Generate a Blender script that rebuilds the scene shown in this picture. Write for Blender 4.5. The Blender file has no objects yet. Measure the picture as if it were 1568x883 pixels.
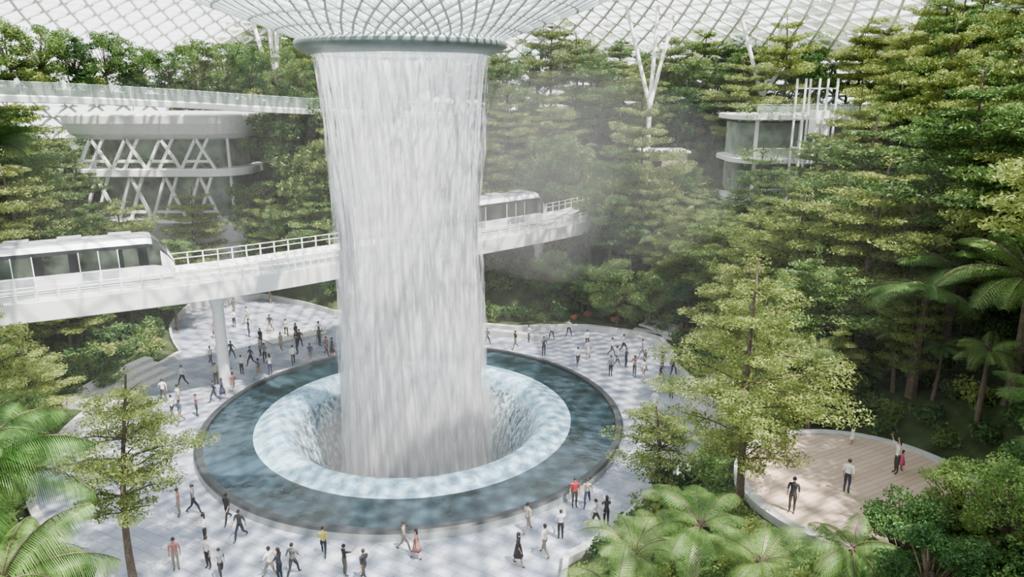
import bpy, math, random
import numpy as np
from mathutils import Vector, Matrix
random.seed(7); rng=np.random.default_rng(7)
D2R=math.pi/180
S=bpy.context.scene

# ------------------------------------------------------------------ materials
def new_mat(name):
    m=bpy.data.materials.new(name); m.use_nodes=True
    nt=m.node_tree; nt.nodes.clear()
    out=nt.nodes.new('ShaderNodeOutputMaterial')
    return m,nt,out
def N(nt,t,**kw):
    n=nt.nodes.new(t)
    for k,v in kw.items():
        if k in n.inputs: n.inputs[k].default_value=v
        else: setattr(n,k,v)
    return n
def L(nt,a,b): nt.links.new(a,b)
def c4(c): return (c[0],c[1],c[2],1)
def simple(name,col,rough=.6,metal=0,var=.12,scale=3,bump=0):
    m,nt,out=new_mat(name)
    p=N(nt,'ShaderNodeBsdfPrincipled',Roughness=rough,Metallic=metal)
    no=N(nt,'ShaderNodeTexNoise',Scale=scale,Detail=4.0)
    tc=N(nt,'ShaderNodeTexCoord'); L(nt,tc.outputs['Object'],no.inputs['Vector'])
    r=N(nt,'ShaderNodeValToRGB')
    r.color_ramp.elements[0].position=.3; r.color_ramp.elements[1].position=.7
    r.color_ramp.elements[0].color=c4([x*(1-var) for x in col]); r.color_ramp.elements[1].color=c4([min(1,x*(1+var)) for x in col])
    L(nt,no.outputs['Fac'],r.inputs['Fac']); L(nt,r.outputs['Color'],p.inputs['Base Color'])
    if bump:
        b=N(nt,'ShaderNodeBump',Strength=bump); L(nt,no.outputs['Fac'],b.inputs['Height']); L(nt,b.outputs['Normal'],p.inputs['Normal'])
    L(nt,p.outputs[0],out.inputs[0]); return m
def leafmat(name,a,b,c,trans=.42):
    m,nt,out=new_mat(name)
    g=N(nt,'ShaderNodeNewGeometry'); o=N(nt,'ShaderNodeObjectInfo')
    m1=N(nt,'ShaderNodeMath',operation='MULTIPLY'); m1.inputs[1].default_value=.5; L(nt,g.outputs['Random Per Island'],m1.inputs[0])
    m2=N(nt,'ShaderNodeMath',operation='MULTIPLY_ADD'); m2.inputs[1].default_value=.5; L(nt,o.outputs['Random'],m2.inputs[0]); L(nt,m1.outputs[0],m2.inputs[2])
    r=N(nt,'ShaderNodeValToRGB'); e=r.color_ramp.elements
    e[0].color=c4(a); e[1].color=c4(c); k=e.new(.5); k.color=c4(b)
    L(nt,m2.outputs[0],r.inputs['Fac'])
    p=N(nt,'ShaderNodeBsdfPrincipled',Roughness=.5); L(nt,r.outputs['Color'],p.inputs['Base Color'])
    t=N(nt,'ShaderNodeBsdfTranslucent'); L(nt,r.outputs['Color'],t.inputs['Color'])
    mx=N(nt,'ShaderNodeMixShader'); mx.inputs[0].default_value=trans
    L(nt,p.outputs[0],mx.inputs[1]); L(nt,t.outputs[0],mx.inputs[2]); L(nt,mx.outputs[0],out.inputs[0]); return m

M={}
M['white']=simple('white_paint',(.82,.82,.81),.45,var=.05)
M['steel']=simple('painted_steel',(.48,.54,.54),.4,var=.05)
M['ring']=simple('oculus_ring_metal',(.20,.235,.235),.35,.3,var=.1)
M['dark']=simple('dark_metal',(.04,.045,.05),.4)
M['kerb']=simple('pool_kerb_stone',(.30,.32,.33),.5)
M['concrete']=simple('concrete',(.5,.5,.49),.7)
M['beige']=simple('beige_cladding',(.58,.50,.39),.7)
M['bark']=simple('bark',(.13,.10,.075),.9,var=.35,scale=8)
M['stem']=simple('green_stem',(.16,.2,.07),.7)
M['soil']=simple('planted_soil',(.04,.06,.02),.95,var=.5,scale=1.5)
M['trainwhite']=simple('train_white',(.8,.82,.84),.25,var=.03)
M['trainblack']=simple('train_black',(.012,.013,.015),.35)
M['trainglass']=simple('train_window',(.05,.06,.05),.3,var=.8,scale=.9)
M['trainroof']=simple('train_roof',(.34,.36,.38),.35)
M['room']=simple('gallery_interior',(.27,.31,.26),.6,var=.5,scale=.6)
M['leafA']=leafmat('leaf_yellowgreen',(.13,.19,.055),(.26,.33,.10),(.44,.47,.18))
M['leafB']=leafmat('leaf_green',(.07,.145,.045),(.16,.26,.08),(.31,.39,.14))
M['leafC']=leafmat('leaf_dark',(.04,.10,.035),(.09,.18,.06),(.19,.30,.095))
M['leafP']=leafmat('leaf_palm',(.06,.15,.035),(.14,.26,.07),(.31,.42,.15),.35)
M['flower']=leafmat('flower_petals',(.10,.18,.05),(.42,.12,.06),(.6,.32,.16),.2)

def plaza_mat():
    m,nt,out=new_mat('plaza_stone')
    tc=N(nt,'ShaderNodeTexCoord')
    br=N(nt,'ShaderNodeTexBrick',Scale=1.0); br.inputs['Mortar Size'].default_value=.016
    br.inputs['Brick Width'].default_value=1.2; br.inputs['Row Height'].default_value=.6
    br.inputs['Color1'].default_value=(.33,.355,.42,1); br.inputs['Color2'].default_value=(.48,.50,.56,1); br.inputs['Mortar'].default_value=(.22,.24,.28,1)
    mp=N(nt,'ShaderNodeMapping'); mp.inputs['Rotation'].default_value=(0,0,.5); L(nt,tc.outputs['Object'],mp.inputs['Vector']); L(nt,mp.outputs[0],br.inputs['Vector'])
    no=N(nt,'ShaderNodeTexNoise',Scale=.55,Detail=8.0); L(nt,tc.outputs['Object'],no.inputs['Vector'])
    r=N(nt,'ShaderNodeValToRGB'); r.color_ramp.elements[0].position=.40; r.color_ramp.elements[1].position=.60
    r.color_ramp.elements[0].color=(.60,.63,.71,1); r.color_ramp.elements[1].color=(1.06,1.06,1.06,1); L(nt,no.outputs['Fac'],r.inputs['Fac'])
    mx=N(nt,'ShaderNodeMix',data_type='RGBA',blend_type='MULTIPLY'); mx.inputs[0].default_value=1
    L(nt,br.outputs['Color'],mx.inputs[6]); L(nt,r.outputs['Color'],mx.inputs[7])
    p=N(nt,'ShaderNodeBsdfPrincipled',Roughness=.4); L(nt,mx.outputs[2],p.inputs['Base Color']); L(nt,p.outputs[0],out.inputs[0]); return m
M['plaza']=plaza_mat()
def plank_mat():
    m,nt,out=new_mat('timber_deck')
    tc=N(nt,'ShaderNodeTexCoord'); mp=N(nt,'ShaderNodeMapping'); mp.inputs['Rotation'].default_value=(0,0,-.5)
    L(nt,tc.outputs['Object'],mp.inputs['Vector'])
    br=N(nt,'ShaderNodeTexBrick',Scale=1.0); br.inputs['Mortar Size'].default_value=.015
    br.inputs['Brick Width'].default_value=3; br.inputs['Row Height'].default_value=.3
    br.inputs['Color1'].default_value=(.47,.36,.28,1); br.inputs['Color2'].default_value=(.56,.44,.35,1); br.inputs['Mortar'].default_value=(.3,.22,.17,1)
    L(nt,mp.outputs[0],br.inputs['Vector'])
    p=N(nt,'ShaderNodeBsdfPrincipled',Roughness=.7); L(nt,br.outputs['Color'],p.inputs['Base Color']); L(nt,p.outputs[0],out.inputs[0]); return m
M['timber']=plank_mat()
def water_mat(name,c0,c1,scale,rough,bs,stretch=(1,1,1),lo=.38,hi=.66,nb=2.5):
    m,nt,out=new_mat(name)
    tc=N(nt,'ShaderNodeTexCoord'); mp=N(nt,'ShaderNodeMapping'); mp.inputs['Scale'].default_value=stretch; L(nt,tc.outputs['Object'],mp.inputs['Vector'])
    no=N(nt,'ShaderNodeTexNoise',Scale=scale,Detail=8.0,Distortion=.6); L(nt,mp.outputs[0],no.inputs['Vector'])
    r=N(nt,'ShaderNodeValToRGB'); r.color_ramp.elements[0].position=lo; r.color_ramp.elements[1].position=hi
    r.color_ramp.elements[0].color=c4(c0); r.color_ramp.elements[1].color=c4(c1); L(nt,no.outputs['Fac'],r.inputs['Fac'])
    n2=N(nt,'ShaderNodeTexNoise',Scale=nb,Detail=6.0); L(nt,tc.outputs['Object'],n2.inputs['Vector'])
    b=N(nt,'ShaderNodeBump',Strength=bs,Distance=.12); L(nt,n2.outputs['Fac'],b.inputs['Height'])
    p=N(nt,'ShaderNodeBsdfPrincipled',Roughness=rough); L(nt,r.outputs['Color'],p.inputs['Base Color']); L(nt,b.outputs['Normal'],p.inputs['Normal'])
    L(nt,p.outputs[0],out.inputs[0]); return m
M['poolwater']=water_mat('pool_water',(.010,.020,.022),(.060,.105,.14),.35,.08,.35,nb=1.3,lo=.36,hi=.75)
M['lip']=water_mat('pool_lip_water',(.20,.36,.48),(.50,.66,.75),2.2,.25,.6,nb=4,lo=.34,hi=.68)
M['funnel']=water_mat('funnel_water',(.12,.18,.22),(.62,.72,.78),4.5,.35,.7,(1,1,.35),.42,.62,5)
def fall_mat(name,lo,hi,amin,amax,sc,zs):
    m,nt,out=new_mat(name)
    tc=N(nt,'ShaderNodeTexCoord'); mp=N(nt,'ShaderNodeMapping'); mp.inputs['Scale'].default_value=(sc,sc,zs); L(nt,tc.outputs['Object'],mp.inputs['Vector'])
    no=N(nt,'ShaderNodeTexNoise',Scale=1.6,Detail=6.0,Roughness=.6,Distortion=.1); L(nt,mp.outputs[0],no.inputs['Vector'])
    mr=N(nt,'ShaderNodeMapRange'); mr.inputs[1].default_value=lo; mr.inputs[2].default_value=hi; mr.inputs[3].default_value=amin; mr.inputs[4].default_value=amax
    L(nt,no.outputs['Fac'],mr.inputs[0])
    # the sheet breaks up into an even veil of fine drops lower down
    sx=N(nt,'ShaderNodeSeparateXYZ'); L(nt,tc.outputs['Object'],sx.inputs[0])
    mz=N(nt,'ShaderNodeMapRange'); mz.inputs[1].default_value=19; mz.inputs[2].default_value=2; mz.inputs[3].default_value=0; mz.inputs[4].default_value=.62; L(nt,sx.outputs['Z'],mz.inputs[0])
    mm=N(nt,'ShaderNodeMix',data_type='FLOAT'); L(nt,mz.outputs[0],mm.inputs[0]); L(nt,mr.outputs[0],mm.inputs[2]); mm.inputs[3].default_value=(amin+amax)*.56
    d=N(nt,'ShaderNodeBsdfDiffuse'); d.inputs[0].default_value=(.97,.97,1,1)
    t=N(nt,'ShaderNodeBsdfTranslucent'); t.inputs[0].default_value=(.97,.97,1,1)
    m1=N(nt,'ShaderNodeMixShader'); m1.inputs[0].default_value=.4; L(nt,d.outputs[0],m1.inputs[1]); L(nt,t.outputs[0],m1.inputs[2])
    tr=N(nt,'ShaderNodeBsdfTransparent'); m2=N(nt,'ShaderNodeMixShader'); L(nt,mm.outputs[0],m2.inputs[0]); L(nt,tr.outputs[0],m2.inputs[1]); L(nt,m1.outputs[0],m2.inputs[2])
    L(nt,m2.outputs[0],out.inputs[0]); return m
def glass_mat(name,col,a):
    m,nt,out=new_mat(name)
    d=N(nt,'ShaderNodeBsdfTranslucent'); d.inputs[0].default_value=c4(col)
    g=N(nt,'ShaderNodeBsdfDiffuse'); g.inputs[0].default_value=c4(col)
    a1=N(nt,'ShaderNodeMixShader'); a1.inputs[0].default_value=.4; L(nt,d.outputs[0],a1.inputs[1]); L(nt,g.outputs[0],a1.inputs[2])
    tr=N(nt,'ShaderNodeBsdfTransparent'); mx=N(nt,'ShaderNodeMixShader'); mx.inputs[0].default_value=a
    L(nt,tr.outputs[0],mx.inputs[1]); L(nt,a1.outputs[0],mx.inputs[2]); L(nt,mx.outputs[0],out.inputs[0]); return m
M['roofglass']=glass_mat('roof_glass',(.85,.9,.92),.16)
M['railglass']=glass_mat('railing_glass',(.7,.8,.78),.25)
def vol_mat(name,dens):
    m,nt,out=new_mat(name); v=N(nt,'ShaderNodeVolumeScatter',Density=dens,Anisotropy=.0); v.inputs['Color'].default_value=(1,1,1,1)
    L(nt,v.outputs[0],out.inputs['Volume']); return m
M['mist']=vol_mat('mist',.0019)
M['spray']=vol_mat('spray',.10)
M['drift']=vol_mat('drifting_mist',.010)

# ------------------------------------------------------------------ mesh builder
class MB:
    def __init__(s): s.v=[];s.f=[];s.n=0
    def add(s,V,F,mat=0):
        V=np.asarray(V,float).reshape(-1,3); F=np.asarray(F,int)
        s.v.append(V); s.f.append((F+s.n,mat)); s.n+=len(V)
    def mesh(s,name,mats,smooth=False):
        me=bpy.data.meshes.new(name); V=np.concatenate(s.v)
        me.vertices.add(len(V)); me.vertices.foreach_set('co',V.ravel())
        loops=np.concatenate([f.ravel() for f,_ in s.f]); sizes=np.concatenate([np.full(len(f),f.shape[1]) for f,_ in s.f])
        mi=np.concatenate([np.full(len(f),m) for f,m in s.f])
        me.loops.add(len(loops)); me.loops.foreach_set('vertex_index',loops.astype(np.int32))
        me.polygons.add(len(sizes)); st=np.concatenate([[0],np.cumsum(sizes)[:-1]])
        me.polygons.foreach_set('loop_start',st.astype(np.int32)); 
        me.polygons.foreach_set('material_index',mi.astype(np.int32))
        me.polygons.foreach_set('use_smooth',np.full(len(sizes),smooth))
        for m in mats: me.materials.append(M[m])
        me.update(calc_edges=True); me.validate(); return me
    def obj(s,name,mats,smooth=False,loc=(0,0,0),parent=None):
        return mkobj(name,s.mesh(name,mats,smooth),loc,parent)
def mkobj(name,me,loc=(0,0,0),parent=None,rz=0,sc=(1,1,1)):
    o=bpy.data.objects.new(name,me); o.location=loc; o.rotation_euler=(0,0,rz); o.scale=sc if hasattr(sc,'__len__') else (sc,)*3
    S.collection.objects.link(o)
    if parent: o.parent=parent
    return o
def empty(name,loc=(0,0,0)):
    o=bpy.data.objects.new(name,None); o.location=loc; S.collection.objects.link(o); return o
def box(mb,c,sz,mat=0,rz=0):
    x,y,z=[a/2 for a in sz]; V=np.array([[i*x,j*y,k*z] for i in(-1,1) for j in(-1,1) for k in(-1,1)])
    ca,sa=math.cos(rz),math.sin(rz); R=np.array([[ca,-sa,0],[sa,ca,0],[0,0,1]])
    mb.add(V@R.T+np.array(c),[[0,1,3,2],[4,6,7,5],[0,4,5,1],[2,3,7,6],[0,2,6,4],[1,5,7,3]],mat)
def tube(mb,P,R,n=6,mat=0,flat=1.0,up=None,cap=True):
    P=np.asarray(P,float); k=len(P); R=np.broadcast_to(np.asarray(R,float),(k,))
    T=np.gradient(P,axis=0); T/=np.linalg.norm(T,axis=1)[:,None]+1e-9
    ref=np.array([0,0,1.]) if up is None else np.asarray(up,float)
    if abs(T[0]@ref)>.9: ref=np.array([1.,0,0])
    A=np.cross(T,ref); A/=np.linalg.norm(A,axis=1)[:,None]+1e-9; B=np.cross(A,T)
    a=np.arange(n)*2*math.pi/n
    V=P[:,None]+R[:,None,None]*(np.cos(a)[None,:,None]*A[:,None]+flat*np.sin(a)[None,:,None]*B[:,None])
    F=[[i*n+j,i*n+(j+1)%n,(i+1)*n+(j+1)%n,(i+1)*n+j] for i in range(k-1) for j in range(n)]
    mb.add(V.reshape(-1,3),F,mat)
    if cap and n>=3:
        mb.add(V[-1],[list(range(n))],mat); mb.add(V[0],[list(range(n))[::-1]],mat)
def struts(mb,A,B,r,mat=0):
    A=np.asarray(A,float);B=np.asarray(B,float);m=len(A)
    T=B-A; T/=np.linalg.norm(T,axis=1)[:,None]+1e-9
    ref=np.tile([0,0,1.],(m,1)); ref[np.abs(T[:,2])>.9]=[1,0,0]
    U=np.cross(T,ref); U/=np.linalg.norm(U,axis=1)[:,None]; W=np.cross(U,T)
    a=np.arange(4)*math.pi/2+math.pi/4
    off=r*(np.cos(a)[None,:,None]*U[:,None]+np.sin(a)[None,:,None]*W[:,None])
    V=np.concatenate([A[:,None]+off,B[:,None]+off],axis=1)
    base=np.arange(m)[:,None,None]*8
    F=np.array([[j,(j+1)%4,4+(j+1)%4,4+j] for j in range(4)])[None]+base
    mb.add(V.reshape(-1,3),F.reshape(-1,4),mat)
def lathe(mb,prof,n=96,mat=0,mats=None,c=(0,0)):
    prof=np.asarray(prof,float);k=len(prof);a=np.arange(n)*2*math.pi/n
    V=np.stack([c[0]+prof[:,0,None]*np.cos(a),c[1]+prof[:,0,None]*np.sin(a),np.broadcast_to(prof[:,1,None],(k,n))],-1)
    base=mb.n; mb.v.append(V.reshape(-1,3)); mb.n+=k*n
    for i in range(k-1):
        F=np.array([[i*n+j,i*n+(j+1)%n,(i+1)*n+(j+1)%n,(i+1)*n+j] for j in range(n)])+base
        mb.f.append((F,mats[i] if mats else mat))
def sphere(mb,c,r,mat=0,n=10,m=7,cut=None):
    th=np.linspace(0.001,math.pi-.001,m); ph=np.arange(n)*2*math.pi/n
    V=np.stack([np.sin(th)[:,None]*np.cos(ph),np.sin(th)[:,None]*np.sin(ph),np.broadcast_to(np.cos(th)[:,None],(m,n))],-1)*np.array(r)+np.array(c)
    mb.add(V.reshape(-1,3),[[i*n+j,(i+1)*n+j,(i+1)*n+(j+1)%n,i*n+(j+1)%n] for i in range(m-1) for j in range(n)],mat)
def leaves(mb,C,size,asp=.5,bias=1.2,mat=0):
    C=np.asarray(C,float);n=len(C)
    nr=rng.normal(size=(n,3)); nr[:,2]+=bias*1.6; nr/=np.linalg.norm(nr,axis=1)[:,None]
    t=rng.normal(size=(n,3)); u=np.cross(nr,t); u/=np.linalg.norm(u,axis=1)[:,None]; w=np.cross(nr,u)
    s=(size*rng.uniform(.6,1.25,n))[:,None]
    V=np.stack([C-u*s/2,C-w*s*asp/2+u*s*.05,C+u*s/2-nr*s*.12,C+w*s*asp/2+u*s*.05],1)
    mb.add(V.reshape(-1,3),np.arange(n*4).reshape(n,4),mat)
def pad(c,r,n):
    p=rng.normal(size=(n,3)); p/=np.linalg.norm(p,axis=1)[:,None]; p*=rng.uniform(.3,1.08,n)[:,None]**.6
    return p*np.array(r)+np.array(c)

# ------------------------------------------------------------------ terrain
RT=[(-180,23),(-150,22.5),(-127,21),(-115,24),(-100,33),(-88,33),(-75,25),(-60,18.5),(-35,17.5),(-15,19.5),(0,20.5),(25,22),(40,26),(55,24),(70,20.5),(90,20.5),(105,23),(115,27),(124,37),(135,38),(143,32),(150,25),(165,23),(180,23)]
KT=[(-180,.25),(-150,.25),(-120,.2),(-90,.08),(-60,.30),(-30,.42),(0,.66),(40,.55),(70,.45),(90,.5),(105,.8),(118,.9),(126,.3),(135,.2),(150,.25),(180,.25)]
def R0(f): return float(np.interp(f,[a for a,_ in RT],[b for _,b in RT]))
def Kf(f): return float(np.interp(f,[a for a,_ in KT],[b for _,b in KT]))
TC=(23.0,-15.6); TR=5.3; TZ=4.0
def hgt(x,y):
    r=math.hypot(x,y); f=math.degrees(math.atan2(y,x)); s=r-R0(f)
    if s<0: h=0
    else:
        raw=Kf(f)*s; st=2.6; t=raw/st; fr=t-math.floor(t); q=max(0,(fr-.55)/.45); q=q*q*(3-2*q)
        h=st*(math.floor(t)+q)*.7+raw*.3
        h=min(h,18)+.35
    g=11*math.exp(-((x-30)**2+(y+39)**2)/(2*9.0**2))
    if s>0: h+=g*min(1,s/6)
    d=math.hypot(x-TC[0],y-TC[1])
    if d<TR+3:
        w=1 if d<TR+.6 else 1-(d-TR-.6)/2.4
        h=h*(1-w)+(TZ-.25)*w
    return h,s
mb=MB(); nf=360; ss=np.concatenate([np.arange(-.3,30,.7),np.arange(30,62,1.5)])
V=[]
for i in range(nf):
    f=-180+i*360/nf; r0=R0(f)
    for s_ in ss:
        r=r0+s_; x=r*math.cos(f*D2R); y=r*math.sin(f*D2R); V.append((x,y,hgt(x,y)[0] if s_>0 else -.4))
k=len(ss)
mb.add(V,[[i*k+j,i*k+j+1,((i+1)%nf)*k+j+1,((i+1)%nf)*k+j] for i in range(nf) for j in range(k-1)])
mb.obj('hillside_terrain',['soil'],True)
mb=MB(); V=[]
for i in range(nf):
    f=(-180+i)*D2R; r1=R0(-180+i)+.1
    for t in np.linspace(0,1,6):
        r=13.85+(r1-13.85)*t; V.append((r*math.cos(f),r*math.sin(f),0))
mb.add(V,[[i*6+j,i*6+j+1,((i+1)%nf)*6+j+1,((i+1)%nf)*6+j] for i in range(nf) for j in range(5)])
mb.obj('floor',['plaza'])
mb=MB(); V=[]
sec=[(-.35,-.2),(-.35,.5),(.1,.5),(.1,-.2)]
for i in range(nf):
    f=-180+i; r0=R0(f)
    for u,z in sec: V.append(((r0+u)*math.cos(f*D2R),(r0+u)*math.sin(f*D2R),z))
mb.add(V,[[i*4+j,i*4+(j+1)%4,((i+1)%nf)*4+(j+1)%4,((i+1)%nf)*4+j] for i in range(nf) for j in range(4)])
mb.obj('planter_kerb',['concrete'])

# ------------------------------------------------------------------ pool
mb=MB()
lathe(mb,[(14.15,-.1),(14.1,.40),(13.95,.5),(13.6,.5),(13.6,.2)],180,mats=[0,1,1,1])
mb.obj('pool_rim',['kerb','dark'],False)
mb=MB()
lathe(mb,[(13.65,.3),(12.5,.3),(11.3,.3),(10.6,.3),(10.2,.38),(9.8,.56),(9.3,.66),(8.8,.55),(8.4,.25),(8.1,-.2),(7.6,-1.2),(7.0,-2.5),(6.3,-4.5),(5.6,-7),(5.2,-10),(0.01,-10)],180,
      mats=[0,0,0,1,1,1,1,1,1,2,2,2,2,2,2])
mb.obj('vortex_pool',['poolwater','lip','funnel'],True)

# ------------------------------------------------------------------ waterfall
fall=empty('waterfall')
def shell(name,dr,mat,jag,seed,zb=-6):
    g=np.random.default_rng(seed); n=300; zs=np.linspace(24.2,zb,50)
    a=np.arange(n)*2*math.pi/n
    ph=g.uniform(0,6.28,14); fr=g.integers(4,75,14)
    V=[]
    for z in zs:
        t=(24.2-z)/24
        r=5.1-1.0*min(1,t/.5)**.6+ (0.35*max(0,t-.5)/.5) +dr
        wob=sum(np.sin(a*fr[q]+ph[q]+z*.05*q) for q in range(14))/14*jag*min(1,.2+t*1.2)
        rr=r+wob; V.append(np.stack([rr*np.cos(a),rr*np.sin(a),np.full(n,z)],-1))
    mb=MB(); k=len(zs)
    mb.add(np.array(V).reshape(-1,3),[[i*n+j,(i+1)*n+j,(i+1)*n+(j+1)%n,i*n+(j+1)%n] for i in range(k-1) for j in range(n)])
    M[name]=mat; mb.obj(name,[name],True,parent=fall)
shell('outer_strands',.25,fall_mat('fall_outer',.50,.66,0,.48,3.0,.22),1.3,1)
shell('water_sheet',0,fall_mat('fall_mid',.43,.60,.04,.66,2.4,.2),.8,2)
shell('inner_sheet',-.45,fall_mat('fall_inner',.42,.62,.08,.40,1.3,.08),.4,3)
mb=MB(); sphere(mb,(0,0,-1.0),(6.6,6.6,4.6),0,40,20); mb.obj('spray',['spray'],True,parent=fall)
mb=MB(); sphere(mb,(4,6,0),(40,38,27),0,48,24); mb.obj('waterfall_mist',['mist'],True)
mb=MB(); sphere(mb,(11,14,15),(14,11,8.5),0,48,24); mb.obj('drifting_mist',['drift'],True)

# ------------------------------------------------------------------ oculus ring and roof
mb=MB()
lathe(mb,[(4.95,24.1),(4.95,23.95),(5.3,23.9),(6.0,24.15),(6.3,24.35),(6.3,24.62),(6.1,24.85),(5.4,24.7),(4.95,24.4),(4.95,24.1)],120,mats=[1,1,0,0,0,1,0,0,0])
mb.obj('oculus_ring',['ring','steel'],True)
RP=[(6.0,24.8),(7.2,25.25),(8.6,25.75),(10.5,26.4),(13,27.4),(16.5,29.2),(20,31.2),(25,33.8),(30,35.3),(36,35.6),(42,34.4),(48,32.4),(54,30),(60,27.3),(66,23.6),(72,18),(77,10),(80,-1)]
def cat(P,m):
    P=np.asarray(P,float);out=[]
    Q=np.vstack([2*P[0]-P[1],P,2*P[-1]-P[-2]])
    for i in range(1,len(Q)-2):
        for t in np.arange(m)/m:
            out.append(.5*((2*Q[i])+(-Q[i-1]+Q[i+1])*t+(2*Q[i-1]-5*Q[i]+4*Q[i+1]-Q[i+2])*t*t+(-Q[i-1]+3*Q[i]-3*Q[i+1]+Q[i+2])*t**3))
    out.append(P[-1]); return np.array(out)
prof=cat(RP,2)
def rp(prof_i,j,n,tw): 
    r,z=prof[prof_i]; a=(j+tw)*2*math.pi/n; return (r*math.cos(a),r*math.sin(a),z)
A=[];B=[];fi=[i for i in range(len(prof)) if prof[i][0]<=20.5]; n=64
for q in range(0,len(fi)-1):
    i,i2=fi[q],fi[q+1]
    for j in range(n):
        t0=.5*q; t1=.5*(q+1)
        p=rp(i,j,n,t0); A+= [p,p]; B+=[rp(i2,j,n,t1),rp(i2,j-1,n,t1)]
        if q%2==0: A.append(p); B.append(rp(i,j+1,n,t0))
mb=MB(); struts(mb,A,B,.085); mb.obj('roof_funnel_lattice',['steel'])
A=[];B=[]; R_=[p for p in prof if p[0]>=19.9]; n=136
dense=cat(R_,12); last=dense[0]; pts=[last]
for p in dense[1:]:
    if np.linalg.norm(p-last)>=1.7: pts.append(p); last=p
for q in range(len(pts)-1):
    t0=.5*(q%2); t1=.5*((q+1)%2)
    for j in range(n):
        def P_(pt,jj,t): a=(jj+t)*2*math.pi/n; return (pt[0]*math.cos(a),pt[0]*math.sin(a),pt[1])
        p=P_(pts[q],j,t0)
        A+=[p,p,p]; B+=[P_(pts[q],j+1,t0), P_(pts[q+1],j,t1), P_(pts[q+1],j+(1 if t1<t0 else -1),t1)]
mb=MB(); struts(mb,A,B,.19); mb.obj('roof_gridshell',['white'])
mb=MB(); lathe(mb,prof+np.array([0,.25]),112); mb.obj('roof_glazing',['roofglass'],True)

# ------------------------------------------------------------------ bridge
def sweep(mb,path,sec,mat=0,closed=True):
    path=np.asarray(path,float);k=len(path); T=np.gradient(path,axis=0); T[:,2]=0; T/=np.linalg.norm(T,axis=1)[:,None]
    Nn=np.stack([T[:,1],-T[:,0],np.zeros(k)],1); m=len(sec); V=[]
    for i in range(k):
        for u,w in sec: V.append(path[i]+Nn[i]*u+np.array([0,0,w]))
    mb.add(V,[[i*m+j,(i+1)*m+j,(i+1)*m+(j+1)%m,i*m+(j+1)%m] for i in range(k-1) for j in range(m if closed else m-1)],mat)
    return Nn
bp=cat([(-46,-11.5,7.3),(-36,-5.6,7.3),(-27,-.4,7.3),(-15.4,6,7.3),(-7.2,12.6,7.3),(3.6,21.5,7.3),(12,29.5,7.3),(19,38,7.3)],10)
bridge=empty('monorail_bridge')
mb=MB(); sec=[(-1.6,0),(1.6,0),(3.3,.5),(3.4,1.75),(3.15,1.75),(3.1,1.5),(-3.1,1.5),(-3.15,1.75),(-3.4,1.75),(-3.3,.5)]
Nn=sweep(mb,bp,sec,0)
sweep(mb,bp,[(-1.15,1.5),(-.75,1.5),(-.75,1.72),(-1.15,1.72)],1); sweep(mb,bp,[(.75,1.5),(1.15,1.5),(1.15,1.72),(.75,1.72)],1)
mb.obj('deck',['white','concrete'],parent=bridge)
mb=MB()
for sgn in (-3.27,3.27,2.1):
    for w in ((2.3,2.7) if sgn!=2.1 else (2.2,)):
        tube(mb,bp+Nn*sgn+np.array([0,0,w]),.035,5)
    dist=np.concatenate([[0],np.cumsum(np.linalg.norm(np.diff(bp,axis=0),axis=1))])
    for dd in np.arange(.5,dist[-1],1.2):
        p=np.array([np.interp(dd,dist,bp[:,i]) for i in range(3)]); nn=np.array([np.interp(dd,dist,Nn[:,i]) for i in range(3)])
        q=p+nn*sgn; box(mb,(q[0],q[1],q[2]+2.1),(.09,.09,1.25 if sgn!=2.1 else 1.1),0,.6)
mb.obj('railing',['white'],parent=bridge)
mb=MB(); sweep(mb,bp+Nn*3.27,[(0,1.75),(.02,1.75),(.02,2.6),(0,2.6)]); mb.obj('glass_balustrade',['railglass'],parent=bridge)
mb=MB()
for (x,y) in ((-15.4,6.2),(-33,-4.1),(9.3,26.9)):
    h,_=hgt(x,y); tube(mb,[(x,y,h-.2),(x,y,6.2),(x,y,7.35)],[.42,.42,.75],20)
mb.obj('column',['white'],True,parent=bridge)

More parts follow.
